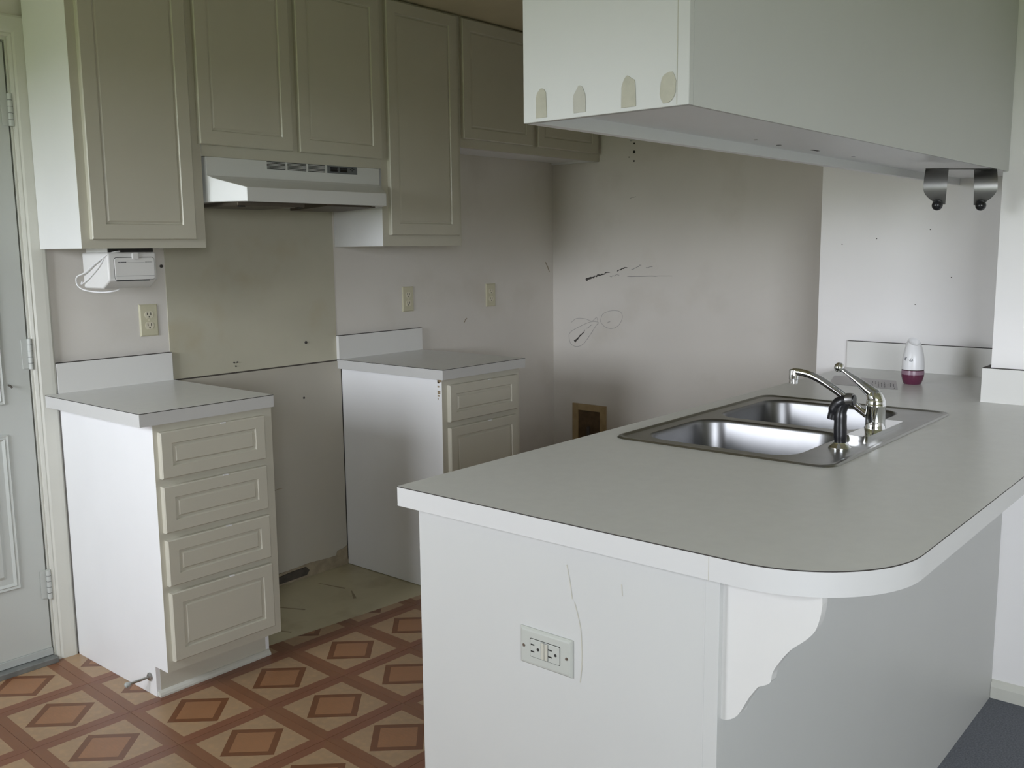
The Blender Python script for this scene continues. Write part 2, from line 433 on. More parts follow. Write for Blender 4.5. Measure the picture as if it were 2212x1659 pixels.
def stroke(wall, name, pts, w_, m, axis='x', a=XF):
    """a flat drawn line lying on a wall; pts are (y,z) on an x-wall or (x,z) on a y-wall"""
    b_ = bmesh.new(); P = [Vector((p[0], p[1])) for p in pts]; L_, R_ = [], []
    for i, p in enumerate(P):
        t = P[min(i+1, len(P)-1)] - P[max(i-1, 0)]
        if t.length < 1e-9: t = Vector((1, 0))
        n_ = Vector((-t.y, t.x)).normalized()
        ww = (w_[i] if isinstance(w_, (list, tuple)) else w_)/2
        L_.append(p+n_*ww); R_.append(p-n_*ww)
    def V(p, o_): return b_.verts.new((a-o_, p.x, p.y) if axis == 'x' else (p.x, a-o_, p.y))
    l = [V(p, .0008) for p in L_]; r_ = [V(p, .0008) for p in R_]
    for i in range(len(P)-1): b_.faces.new((l[i], l[i+1], r_[i+1], r_[i]))
    return obj(name, b_, m, wall)
def wob(p0, p1, n, amp):
    return [(p0[0]+(p1[0]-p0[0])*k/n+random.uniform(-amp, amp), p0[1]+(p1[1]-p0[1])*k/n+random.uniform(-amp, amp)) for k in range(n+1)]
stroke(wall_fridge, 'scuff_mark', wob((-.218, 1.210), (-.375, 1.252), 16, .004), [.012, .016, .010, .012, .007, .011, .005, .009, .006, .010, .005, .008, .005, .006, .004, .004, .002], MT['soot'])
stroke(wall_fridge, 'scuff_mark', wob((-.415, 1.255), (-.485, 1.277), 8, .004), [.002, .006, .003, .008, .004, .007, .003, .004, .002], MT['soot'])
stroke(wall_fridge, 'scuff_mark', wob((-.505, 1.262), (-.565, 1.284), 8, .005), .0035, MT['pencil'])
stroke(wall_fridge, 'scuff_mark', wob((-.59, 1.270), (-.63, 1.280), 5, .003), .003, MT['pencil'])
stroke(wall_fridge, 'scuff_mark', wob((-.37, 1.225), (-.43, 1.235), 6, .004), .003, MT['pencil'])
stroke(wall_fridge, 'pencil_line', wob((-.48, 1.228), (-.745, 1.234), 14, .001), [.002]+[.0035]*9+[.002]*5, MT['pencil'])
def loopc(pts, n=5, close=True):
    q_ = [Vector((p[0], p[1], 0)) for p in pts]
    if close: q_ = q_+[q_[0]]
    return [(v.x, v.y) for v in smooth_path(q_, n)]
stroke(wall_fridge, 'pencil_loop', loopc([(-.107, .91), (-.115, .868), (-.15, .848), (-.20, .862), (-.247, .915), (-.285, .965), (-.30, .985), (-.25, .985), (-.175, .955), (-.125, .93)]), .0022, MT['pencil'])
stroke(wall_fridge, 'pencil_loop', loopc([(-.315, .99), (-.33, 1.03), (-.389, 1.05), (-.44, 1.045), (-.452, 1.015), (-.43, .975), (-.385, .955), (-.34, .965)]), .0021, MT['pencil'])
stroke(wall_fridge, 'pencil_loop', loopc([(-.12, .975), (-.16, 1.0), (-.215, 1.0), (-.26, .99), (-.29, 1.01), (-.30, .975)], close=False), .002, MT['pencil'])
stroke(wall_fridge, 'gouge_mark', wob((-.143, .876), (-.215, .938), 8, .003), [.016, .010, .009, .006, .007, .006, .005, .004, .002], MT['soot'])
stroke(wall_fridge, 'gouge_mark', wob((-.225, .95), (-.262, .972), 5, .003), .003, MT['pencil'])
stroke(wall_fridge, 'gouge_mark', wob((-.36, .985), (-.375, .992), 4, .002), .003, MT['pencil'])
stroke(wall_fridge, 'scratch_mark', wob((-.49, 1.905), (-.545, 1.91), 6, .002), .004, MT['pencil'])
stroke(wall_fridge, 'scratch_mark', wob((-.49, 1.62), (-.53, 1.63), 6, .002), .0025, MT['pencil'])
stroke(wall_back, 'scuff_mark', wob((1.87, .655), (1.90, .69), 5, .006), .010, MT['torn'], 'y', 0)
stroke(wall_back, 'scuff_mark', wob((2.70, 1.30), (2.73, 1.25), 4, .003), .006, MT['torn'], 'y', 0)
stroke(wall_back, 'scuff_mark', wob((2.05, 1.02), (2.07, 1.04), 4, .003), .005, MT['torn'], 'y', 0)
stroke(wall_back, 'scratch_mark', wob((.86, .40), (.93, .41), 4, .002), .003, MT['torn'], 'y', -.006)
for y, z in ((-1.80, 1.38), (-2.20, 1.26), (-1.93, 1.40), (-2.12, 1.43), (-2.08, 1.16)): disc_on(wall_sink, 'nail_hole', (X2, y, z), .0018, 'x', MT['soot'])

# ---- recessed water box in the fridge wall
t = thing('water_valve_box', (XF, -.245, .30), 'bare wood framed dark recess low on the scribbled wall', 'wall box')
y0, y1, yi0, yi1 = -.357, -.137, -.318, -.174
obj('frame_board', bx(XF-.012, XF-.0005, y0, yi0, .29, .540), MT['boxwood'], t, .0015)
obj('frame_board', bx(XF-.012, XF-.0005, yi1, y1, .29, .540), MT['boxwood'], t, .0015)
obj('frame_board', bx(XF-.012, XF-.0005, yi0, yi1, .505, .540), MT['boxwood'], t, .0015)
obj('frame_board', bx(XF-.012, XF-.0005, yi0, yi1, .29, .325), MT['boxwood'], t, .0015)
obj('recess_back', bx(XF-.004, XF-.0003, yi0-.002, yi1+.002, .323, .507), MT['boxdark'], t)
obj('valve', tube([(XF-.004, -.25, .36), (XF-.02, -.25, .36), (XF-.02, -.25, .42)], .008), MT['rub'], t, smooth=True)

# ------------------------------------------------------------------ door and its casing
DX0, DX1 = -.945, -.0345
door = thing('door_1', (DX1, 0, .04), 'white panelled exterior door with painted hinges', None, kind='structure')
obj('leaf', bx(DX0, DX1, .002, .044, .045, 2.035), MT['door'], door, .002)
def frame_ring(x0, x1, z0, z1, yb, name, parent, m, wdt=.022, h=.007):
    def ring(i, y): return [(x0+i, y, z0+i), (x1-i, y, z0+i), (x1-i, y, z1-i), (x0+i, y, z1-i)]
    return obj(name, loft([ring(0, yb), ring(.004, yb-h), ring(wdt*.5, yb-h*.6), ring(wdt*.65, yb-h), ring(wdt, yb-.0005), ring(wdt, yb)], cap0=False, cap1=False), m, parent)
for x0, x1 in ((-.455, -.118), (-.86, -.52)):
    frame_ring(x0, x1, .28, .80, .002, 'panel_moulding', door, MT['door'])
    obj('raised_panel', loft([[(x0+i, y, .28+i), (x1-i, y, .28+i), (x1-i, y, .80-i), (x0+i, y, .80-i)] for i, y in ((.040, .003), (.052, -.004))]), MT['door'], door)
    frame_ring(x0, x1, .895, 1.93, .002, 'panel_moulding', door, MT['door'])
for z in (.271, 1.054, 1.828):
    h = obj('hinge', tube([(-.031, -.008, z-.050), (-.031, -.008, z+.050)], .0075, n=12), MT['door'], door, smooth=True)
    obj('hinge_leaf', bx(-.055, -.012, -.002, .001, z-.048, z+.048), MT['door'], h)
    for dz in (-.03, -.01, .01, .03):
        obj('hinge_joint', lathe(-.031, -.008, [(.0079, z+dz-.0006), (.0079, z+dz+.0006)], n=12), MT['seam'], h)
obj('sweep_strip', bx(DX0, DX1, -.004, .03, .022, .045), MT['strip'], door)
obj('screw_eye', tube([(-.103, .002, .958), (-.103, -.014, .956), (-.100, -.016, .950)], .003, n=8), MT['rub'], door, smooth=True)
# gaps around the leaf read dark by an added black sheet behind it
jam = bx(-.0295, -.0235, .0, .11, 0, 2.05); bx(-.97, -.0295, .0, .11, 2.042, 2.05, jam); bx(-.97, -.952, 0, .11, 0, 2.05, jam)
struct('trim_1', jam, MT['trim'], 'white door jamb')
struct('trim_4', bx(-.952, -.0295, .046, .06, 0, 2.042), MT['dark'], 'dark weather seal behind the door leaf')
struct('trim_2', bx(-.952, -.0300, -.035, .045, -.001, .020), MT['sill'], 'worn grey metal door sill', bevel=.003)
def casing(x0, x1, z0, z1, vertical=True):
    prof = [(0, 0), (0, -.010), (.008, -.013), (.012, -.012), (.018, -.016), (.050, -.019), (.060, -.019), (.066, -.016), (.068, -.010), (.068, 0)]
    return prof
prof = casing(0, 0, 0, 0)
bm = loft([[(-.023+p[0], p[1], 0) for p in prof], [(-.023+p[0], p[1], 2.052+p[0]) for p in prof]])
loft([[(-.023+p[0], p[1], 2.052+p[0]) for p in prof], [(-.971-p[0], p[1], 2.052+p[0]) for p in prof]], bm)
loft([[(-.971-p[0], p[1], 0) for p in prof], [(-.971-p[0], p[1], 2.052+p[0]) for p in prof]], bm)
struct('trim_3', bm, MT['trim'], 'white moulded casing around the door')

# ------------------------------------------------------------------ base cabinets
def base_cabinet(x0, x1, label, fronts, chips=False):
    yb, yf, yt = -.020 if x0 < .5 else -.007, -.61, -.535
    t = thing('base_cabinet', (x0, yf, 0), label, 'cabinet')
    side = [(yb, 0), (yt, 0), (yt, .1), (yf+.0006, .1), (yf+.0006, CB), (yb, CB)]
    bm = prism(side, 'x', x0, x0+.015); prism(side, 'x', x1-.015, x1, bm)
    bx(x0+.015, x1-.015, yf+.02, yb, .1, .115, bm); bx(x0+.015, x1-.015, yb-.01, yb, .115, CB, bm)
    obj('body', bm, MT['cab_side'], t, .001)
    st = .045
    bm = bx(x0+.0004, x0+st, yf, yf+.019, .1, CB); bx(x1-st, x1-.0004, yf, yf+.019, .1, CB, bm)
    zs = [f[1] for f in fronts]+[f[0] for f in fronts]
    bx(x0+st, x1-st, yf, yf+.019, .1, .15, bm); bx(x0+st, x1-st, yf, yf+.019, CB-.05, CB, bm)
    for a, b2 in zip(fronts[:-1], fronts[1:]): bx(x0+st, x1-st, yf, yf+.019, b2[1]-.02, a[0]+.02, bm)
    obj('face_frame', bm, MT['cab'], t)
    obj('toe_kick', bx(x0+.015, x1-.015, yt-.001, yt+.012, 0, .1), MT['cab'], t)
    q_ = [(yt, 0), (yt-.016, 0), (yt-.016, .006), (yt-.012, .013), (yt-.006, .017), (yt, .018)]
    obj('toe_moulding', prism(q_, 'x', x0+.004, x1-.004), MT['trim'], t)
    for k, (z0, z1, fx0, fx1) in enumerate(fronts):
        nm = 'door' if z1-z0 > .3 else 'drawer_front'
        fr = obj(nm, front(fx0, fx1, z0, z1, yf, inset=.036, gw=.014, gd=.006, rec=.001), MT['cab'], t)
        mx = (fx0+fx1)/2+.03
        obj('edge_nick', bx(mx-.009, mx+.009, yf-.0185, yf-.010, z1-.0025, z1+.0006), MT['white_pl'], fr)
    return t
fl_ = [(.708, .850, .060, .428), (.541, .684, .060, .428), (.374, .518, .062, .430), (.134, .352, .064, .432)]
cab_l = base_cabinet(.046, .466, 'white four-drawer base cabinet beside the panelled door', fl_)
cab_r = base_cabinet(1.265, 1.738, 'white base cabinet with one drawer over a door, beyond the stove gap', [(.700, .847, 1.294, 1.705), (.135, .676, 1.294, 1.705)])
for k in range(9):
    z = CB-.006-random.random()*.14*(k/8)
    obj('chipped_spot', bx(1.2638, 1.2652, -.591-random.uniform(0, .012), -.5875, z-.003, z+.003), MT['chip'], cab_r)
obj('chipped_spot', bx(1.2636, 1.2652, -.609, -.592, CB-.012, CB-.002), MT['chip'], cab_r)

def slab(outline, z0, z1, hole=None):
    """laminate worktop: white edge band, thin dark seam at the very top, top sheet, optional cut-out"""
    bm = bmesh.new(); zm = z1-.0021
    A = [bm.verts.new((*p, z0)) for p in outline]; Bv = [bm.verts.new((*p, zm)) for p in outline]; Cv = [bm.verts.new((*p, z1)) for p in outline]
    n = len(outline)
    for i in range(n):
        j = (i+1) % n
        bm.faces.new((A[i], A[j], Bv[j], Bv[i])).material_index = 1
        bm.faces.new((Bv[i], Bv[j], Cv[j], Cv[i])).material_index = 2
    for ring, z in ((A, z0), (Cv, z1)):
        es = []
        for i in range(n):
            es.append(bm.edges.get((ring[i], ring[(i+1) % n])))
        if hole:
            hv = [bm.verts.new((*p, z)) for p in hole]
            if z == z0: h0 = hv
            else: h1 = hv
            for i in range(len(hv)): es.append(bm.edges.new((hv[i], hv[(i+1) % len(hv)])))
        r_ = bmesh.ops.triangle_fill(bm, use_beauty=True, edges=es)
        for f in r_['geom']:
            if isinstance(f, bmesh.types.BMFace): f.material_index = 0 if z == z1 else 1
    if hole:
        for i in range(len(h0)):
            j = (i+1) % len(h0); bm.faces.new((h0[i], h0[j], h1[j], h1[i])).material_index = 1
    return bm
LAM = [MT['lam'], MT['lam_edge'], MT['seam']]
def splash(parent, x0, x1, y0, y1, z0=CT, h=.102):
    bm = bx(x0, x1, y0, y1, z0, z0+h-.0015, mi=0); bx(x0, x1, y0, y1, z0+h-.0015, z0+h, bm, mi=1)
    return obj('backsplash', bm, [MT['splash'], MT['seam']], parent)
t = thing('countertop', (.234, -.3, CB), 'small white worktop with backsplash next to the panelled door', 'countertop')
obj('slab', slab([(0, -.6235), (.468, -.6235), (.468, -.0015), (.046, -.0015), (.046, -.0205), (0, -.0205)], CB, CT), LAM, t)
splash(t, .046, .466, -.0195, -.0005)
t = thing('countertop', (1.5, -.3, CB), 'small white worktop with short backsplash between stove gap and fridge space', 'countertop')
obj('slab', slab([(1.245, -.636), (1.749, -.636), (1.749, -.0005), (1.245, -.0005)], CB, CT), LAM, t)
splash(t, 1.245, 1.742, -.0195, -.0008)

# door stop on the cabinet side
t = thing('door_stop', (.046, -.502, .03), 'small metal rod door stop screwed low into the drawer cabinet side', 'door stop')
def xtube(x0, x1, y, z, r0, r1=None, n=14): return tube([(x0, y, z), (x1, y, z)], [r0, r1 or r0], n=n)
obj('base_plate', tube([(.0455, -.502, .058), (.041, -.502, .058), (.036, -.502, .058)], [.014, .013, .006], n=16), MT['zinc'], t, smooth=True)
obj('rod', tube([(.038, -.502, .058), (-.018, -.492, .054)], .0042, n=10), MT['zinc'], t, smooth=True)
obj('rubber_tip', tube([(-.016, -.4925, .0542), (-.020, -.4917, .0538), (-.030, -.490, .053), (-.033, -.4895, .0528)], [.005, .008, .008, .005], n=12), MT['strip'], t, smooth=True)

# ------------------------------------------------------------------ wall cabinets
WY = -.305
def wall_cabinet(x0, x1, z0, label, doors, ztop=ZC-.003, yb=-.001, left_back=None):
    t = thing('wall_cabinet', (x0, WY, z0), label, 'cabinet')
    bm = bx(x0, x0+.012, WY+.0006, left_back or yb, z0, ztop); bx(x1-.012, x1, WY+.0006, yb, z0, ztop, bm)
    bx(x0+.012, x1-.012, WY+.019, yb, z0+.012, z0+.024, bm); bx(x0+.012, x1-.012, WY+.019, yb, ztop-.012, ztop, bm)
    bx(x0+.012, x1-.012, yb-.006, yb, z0+.024, ztop-.012, bm)
    obj('body', bm, MT['cab_side'], t, .0008)
    st = .04
    bm = bx(x0+.0004, x0+st, WY, WY+.019, z0+.0004, ztop); bx(x1-st, x1-.0004, WY, WY+.019, z0, ztop, bm)
    bx(x0+st, x1-st, WY, WY+.019, z0, z0+.045, bm); bx(x0+st, x1-st, WY, WY+.019, ztop-.045, ztop, bm)
    if len(doors) > 1:
        m_ = (doors[0][1]+doors[1][0])/2; bx(m_-.03, m_+.03, WY, WY+.019, z0+.045, ztop-.045, bm)
    obj('face_frame', bm, MT['cab'], t)
    for (a, b2, c0, c1) in doors:
        obj('door', front(a, b2, c0, c1, WY, inset=.046, gw=.012, gd=.005, rec=.002), MT['cab'], t)
    return t
ZD = 2.352
wall_cabinet(.022, .4515, ZU, 'tall white wall cabinet with one door above the drawer cabinet', [(.050, .408, ZU+.028, ZD)], left_back=-.020)
wall_cabinet(.4520, 1.2560, 1.697, 'short two-door white wall cabinet above the range hood', [(.440, .820, 1.735, ZD), (.850, 1.252, 1.735, ZD)])
wall_cabinet(1.2565, 1.7185, ZU, 'tall white wall cabinet with one door on the far side of the range hood', [(1.290, 1.690, ZU+.045, ZD)])
wall_cabinet(1.7190, XF-.001, 1.815, 'short two-door white wall cabinet over the empty fridge space', [(1.727, 2.200, 1.852, ZD), (2.242, 2.727, 1.852, ZD)])

# ------------------------------------------------------------------ range hood
t = thing('range_hood', (.85, -.30, 1.545), 'white range hood with vent slots and dark rocker switches', 'range hood')
hx0, hx1 = .464, 1.240
zt, zs, zl, zb = 1.696, 1.634, 1.592, 1.545
lx0, lx1, ly, fy = .535, 1.160, -.437, -.312
def hr(x0, x1, xa, xb, y, z): return None
bm = bmesh.new()
V = lambda *p: bm.verts.new(p)
Tb0, Tb1, Tf0, Tf1 = V(hx0, -.02, zt), V(hx1, -.02, zt), V(hx0, fy, zt), V(hx1, fy, zt)
S0, S1 = V(hx0, fy, zs), V(hx1, fy, zs)
C0, C1 = V(hx0+.012, fy-.022, zs-.010), V(hx1-.012, fy-.022, zs-.010)
L0, L1, K0, K1 = V(lx0, ly, zl), V(lx1, ly, zl), V(lx0, ly, zb), V(lx1, ly, zb)
B0, B1, D0, D1 = V(hx0, fy, zb), V(hx1, fy, zb), V(hx0, -.02, zb), V(hx1, -.02, zb)
i0, i1, i2, i3 = V(hx0+.03, -.04, zb), V(hx1-.03, -.04, zb), V(lx1-.02, ly+.02, zb), V(lx0+.02, ly+.02, zb)
j0, j1, j2, j3 = V(hx0+.03, -.04, zb+.02), V(hx1-.03, -.04, zb+.02), V(lx1-.02, ly+.02, zb+.02), V(lx0+.02, ly+.02, zb+.02)
for f in ((Tb0, Tb1, Tf1, Tf0), (Tf0, Tf1, S1, S0), (S0, S1, C1, C0), (C0, C1, L1, L0), (L0, L1, K1, K0), (S0, C0, L0, K0, B0), (S1, B1, K1, L1, C1),
          (Tb0, Tf0, S0, B0, D0), (Tb1, D1, B1, S1, Tf1), (Tb0, D0, D1, Tb1), (j0, j1, j2, j3),
          (D0, i0, i1, D1), (D1, i1, i2, K1, B1), (K1, i2, i3, K0), (K0, i3, i0, D0, B0), (i0, i1, j1, j0), (i1, i2, j2, j1), (i2, i3, j3, j2), (i3, i0, j0, j3)):
    bm.faces.new(f)
obj('canopy', bm, MT['hood'], t, .0015)
def slots(x0, x1):
    g = bx(x0, x1, fy-.0008, fy+.001, 1.6665, 1.6955-.002)
    v = obj('vent_grille', g, MT['hood'], t)
    for k in range(6):
        z = 1.6690+k*.0048
        obj('slot', bx(x0+.001, x1-.001, fy-.0014, fy, z-.0013, z+.0013), MT['dark'], v)
for a, b2 in ((.706, .787), (.795, .880), (.888, .968)): slots(a, b2)
p_ = obj('control_panel', bx(.978, 1.124, fy-.002, fy, 1.667, 1.695), MT['grey'], t, .0006)
for a in (.993, 1.040): obj('rocker_switch', prism([(fy-.002, 1.673), (fy-.006, 1.674), (fy-.003, 1.681), (fy-.006, 1.689), (fy-.002, 1.690)], 'x', a, a+.032), MT['black'], p_)
for k, (a, z) in enumerate(((1.088, 1.684), (1.096, 1.679), (1.104, 1.685), (1.096, 1.687))): obj('badge_mark', bx(a, a+.006, fy-.0026, fy-.002, z, z+.003), MT['black'], p_)
obj('grease_filter', bx(.52, .80, -.40, -.13, 1.532, zb+.021), MT['filt'], t, .003)
for a in (.535, .775): obj('filter_clip', bx(a, a+.018, -.395, -.375, 1.528, 1.534), MT['dark'], t)
obj('lamp_lens', prism([(-.36, zb+.02), (-.36, zb-.004), (-.14, zb-.014), (-.14, zb+.02)], 'x', .93, 1.17), MT['filt'], t)

# ------------------------------------------------------------------ under-cabinet appliance
t = thing('under_cabinet_appliance', (.2, -.18, 1.264), 'white plastic under-cabinet appliance hanging over the drawer cabinet', 'appliance')
ax0, ax1, ay0, ay1, az0, az1 = .120, .287, -.268, -.098, 1.264, 1.380
side = [(ay1, az1), (ay0+.004, az1), (ay0, az1-.005), (ay0, az0+.026), (ay0+.046, az0), (ay1, az0)]
obj('housing', prism(side, 'x', ax0, ax1), MT['appl'], t, .006, seg=3, smooth=True)
obj('mounting_plate', bx(ax0+.010, ax1-.010, ay0+.02, ay1-.01, az1-.001, ZU+.012), MT['appl'], t, .002)
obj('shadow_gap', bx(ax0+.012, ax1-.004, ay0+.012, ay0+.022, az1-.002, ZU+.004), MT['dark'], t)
fx0, fx1, fz0, fz1 = .141, .277, az0+.0275, az1-.0175
lidg = obj('door_gap', prism([(a, b2) for a, b2 in rrect(fx0-.0014, fx1+.0014, fz0-.001, fz1+.0016, .010)], 'y', ay0-.0006, ay0+.002), MT['dark'], t)
lid = obj('flip_door', prism([(a, b2) for a, b2 in rrect(fx0, fx1, fz0, fz1, .009)], 'y', ay0-.0030, ay0+.002), MT['appl'], t, .001)
obj('door_crease', bx(fx0+.004, fx1-.002, ay0-.0033, ay0-.002, fz0+.012, fz0+.0128), MT['grey'], lid)
obj('lower_vent_line', prism([(ay0+.0010, az0+.0265), (ay0-.001, az0+.0255), (ay0+.001, az0+.023), (ay0+.004, az0+.0235)], 'x', fx0+.004, fx1-.018), MT['grey'], t)
for k in range(8):
    wdt = random.uniform(.0022, .0032); x_ = fx0+.010+k*.0037
    obj('printed_word', bx(x_, x_+wdt, ay0-.0034, ay0-.0029, fz1-.0165, fz1-.0132), MT['ink'], lid)
obj('printed_line', bx(fx0+.042, fx1-.034, ay0-.0033, ay0-.0029, fz1-.0160, fz1-.0155), MT['grey'], lid)
for k in range(7):
    x_ = fx1-.032+k*.0036
    obj('printed_word', bx(x_, x_+.0024, ay0-.0033, ay0-.0029, fz1-.0160, fz1-.0140), MT['grey'], lid)
obj('latch', prism([(a, b2) for a, b2 in rrect(.200, .222, fz1-.006, az1-.001, .005)], 'y', ay0-.008, ay0), MT['appl'], t, .002)
cord = smooth_path([(.165, ay0+.006, az1+.003), (.135, ay0+.004, az1-.002), (.117, ay0+.010, az1-.012), (.113, -.20, 1.345), (.110, -.13, 1.315), (.104, -.085, 1.300), (.108, -.080, 1.272), (.125, -.10, 1.256), (.155, -.15, 1.250), (.185, -.19, 1.256), (.195, -.19, 1.266)], 6)
obj('cord', tube(cord, .0024, n=8), MT['white_pl'], t, smooth=True)
cord = smooth_path([(.150, ay0+.002, az1+.002), (.122, ay0+.012, az1-.010), (.1165, -.215, 1.335), (.1165, -.15, 1.30), (.112, -.10, 1.278), (.1165, -.094, 1.285)], 6)
obj('cord', tube(cord, .0022, n=8), MT['white_pl'], t, smooth=True)

# ------------------------------------------------------------------ wall outlets
def outlet(x, z, label):
    """duplex receptacle facing -Y, plate 70 x 114 mm, base point at the lower edge"""
    t = thing('wall_outlet', (x, 0, z-.057), label, 'outlet', 'ivory outlets along the back wall')
    def ring(i, y): return [(x-.035+i, y, z-.057+i), (x+.035-i, y, z-.057+i), (x+.035-i, y, z+.057-i), (x-.035+i, y, z+.057-i)]
    obj('cover_plate', loft([ring(0, -.0002), ring(0, -.003), ring(.004, -.0055)]), MT['ivory'], t)
    for dz in (-.0195, .0195):
        pts = [(x+.0165*math.cos(2*math.pi*k/20), z+dz+max(-.0125, min(.0125, .0165*math.sin(2*math.pi*k/20)))) for k in range(20)]
        rcp = obj('receptacle', prism(pts, 'y', -.0068, -.005), MT['ivory2'], t)
        obj('slot', bx(x-.0078, x-.0054, -.0073, -.0065, z+dz-.001, z+dz+.008), MT['dark'], rcp)
        obj('slot', bx(x+.0054, x+.0078, -.0073, -.0065, z+dz-.002, z+dz+.008), MT['dark'], rcp)
        obj('ground_hole', prism([(x+.0026*math.cos(2*math.pi*k/10), z+dz-.0075+.0026*math.sin(2*math.pi*k/10)) for k in range(10)], 'y', -.0073, -.0065), MT['dark'], rcp)
    obj('plate_screw', prism([(x+.003*math.cos(2*math.pi*k/10), z+.003*math.sin(2*math.pi*k/10)) for k in range(10)], 'y', -.0065, -.005), MT['ivory2'], t)
    return t
o1 = outlet(.393, 1.137, 'ivory outlet on the back wall under the white appliance')
for x, z, l in ((1.673, 1.152, 'ivory outlet above the short backsplash beyond the stove gap'), (2.247, 1.145, 'ivory outlet on the bare back wall of the fridge space')):
    o2 = copy_tree(o1); o2.location = (x, 0, z-.057); o2['label'] = l

# horizontal ground-fault outlet on the peninsula end
XP = XE+.026
gy0, gy1, gz0, gz1 = -2.259, -2.141, .624, .694
t = thing('ground_fault_outlet', (XP, -2.2, gz0), 'pale horizontal two-socket outlet with centre buttons on the peninsula end panel', 'outlet')
def rx(i, x): return [(x, gy0+i, gz0+i), (x, gy1-i, gz0+i), (x, gy1-i, gz1-i), (x, gy0+i, gz1-i)]
obj('cover_plate', loft([rx(0, XP-.0003), rx(0, XP-.003), rx(.003, XP-.0058), rx(.006, XP-.0065)]), MT['gfci'], t)
cy, cz = (gy0+gy1)/2, (gz0+gz1)/2
obj('face_gap', prism(rrect(cy-.0345, cy+.0345, cz-.0178, cz+.0178, .002, 2), 'x', XP-.0067, XP-.005), MT['dark'], t)
fc = obj('receptacle_face', prism(rrect(cy-.0335, cy+.0335, cz-.0168, cz+.0168, .002, 2), 'x', XP-.0080, XP-.005), MT['gfci'], t, .0005)
for a in (-.0235, .0165):
    for dz in (.0065, -.0065): obj('slot', bx(XP-.0085, XP-.0078, cy-a-.004+.004, cy-a+.008, cz+dz-.0012, cz+dz+.0012), MT['dark'], fc)
    obj('ground_hole', prism([(cy-a-.0085+.0028*math.cos(2*math.pi*k/12), cz+.0028*math.sin(2*math.pi*k/12)) for k in range(12)], 'x', XP-.0085, XP-.0078), MT['dark'], fc)
obj('button_gap', bx(XP-.0084, XP-.0078, cy-.0085, cy+.0088, cz-.0158, cz+.0162), MT['grey'], fc)
for a in (-.0078, .0006): obj('button', bx(XP-.0098, XP-.0078, cy+a, cy+a+.0072, cz-.0152, cz+.0156), MT['gfci2'], fc, .0004)
for a in (-.049, .049): obj('plate_screw', prism([(cy+a+.003*math.cos(2*math.pi*k/10), cz+.003*math.sin(2*math.pi*k/10)) for k in range(10)], 'x', XP-.0075, XP-.006), MT['zinc'], t)

# ------------------------------------------------------------------ peninsula
t = thing('peninsula_cabinet', (.8, YP, 0), 'white peninsula base with plain end panel and grey-white back panel', 'cabinet')
obj('end_panel', bx(XP, XP+.019, YP, -1.875, .0015, CB), MT['pen'], t, .001)
obj('back_panel', bx(XP+.019, X3-.001, YP+.0008, YP+.013, .004, CB), MT['pen'], t)
bm = bx(XP+.019, X3-.001, YP+.02, -1.875, .1, .115); bx(X3, X2-.001, YR+.004, -1.875, .1, .115, bm)
bx(XP+.019, X2-.001, -1.895, -1.876, .1, .14, bm); bx(XP+.019, X2-.001, -1.895, -1.876, CB-.05, CB, bm)
for a in (XP+.019, .40, .92, 1.44, X2-.046): bx(a, a+.045, -1.895, -1.876, .14, CB-.05, bm)
obj('body', bm, MT['cab'], t)
obj('toe_kick', bx(XP+.019, X2-.001, -1.96, -1.948, 0, .1), MT['cab'], t)
for k, (a, b2) in enumerate(((-.05, .40), (.44, .90), (.95, 1.42), (1.48, 1.90))):
    bm = front(a, b2, .13, .68, -1.876, inset=.05)
    for v in bm.verts: v.co.y = 2*(-1.876)-v.co.y
    obj('door', bm, MT['cab'], t)
obj('seam_line', bx(XP-.0006, XP+.002, -2.517, -2.5158, .0, CB), MT['lam_edge'], t)
for pts in ([(-2.245, .83), (-2.252, .80), (-2.257, .77)], [(-2.36, .82), (-2.362, .80)], [(-2.262, .765), (-2.275, .72), (-2.278, .66), (-2.274, .62)]):
    stroke(t, 'scratch', [(a, b2) for a, b2 in [(v.x, v.y) for v in smooth_path([(p[0], p[1], 0) for p in pts], 5)]], .0018, MT['glue'], 'x', XP+.0002)

# worktop outline with one rounded corner and the sink cut-out
SX0, SX1, SY0, SY1 = .543, 1.393, -2.462, -1.903
rc = .205
arc = [(XE+rc - rc*math.cos(R(90*k/40)), YL+rc - rc*math.sin(R(90*k/40))) for k in range(41)]
outl = [(XE, YK)] + arc + [(X3-.0005, YL), (X3-.0005, YR+.0005), (X2-.0005, YR+.0005), (X2-.0005, YK)]
top = thing('countertop', (.9, -2.3, CB), 'long white peninsula worktop with rounded corner around the sink', 'countertop')
obj('slab', slab(outl, CB, CT, rrect(SX0+.018, SX1-.018, SY0+.018, SY1-.018, .03)), LAM, top, smooth=True)
obj('edge_joint', bx(XE-.0004, XE+.001, -2.5365, -2.5355, CB, CT-.002), MT['glue'], top)
splash(top, X2-.0195, X2-.0005, YR+.0195, YK)
splash(top, X3-.0195, X3-.0005, YL, YR+.0195)
splash(top, X3-.0005, X2-.0195, YR+.0005, YR+.0195)
for k in range(7):
    z = CT+.040+k*.008; obj('mould_spot', ball((X2-.021, YR+.021+random.uniform(0, .004), z), random.uniform(.002, .0042), n=8, m=6), MT['caulk'], top)

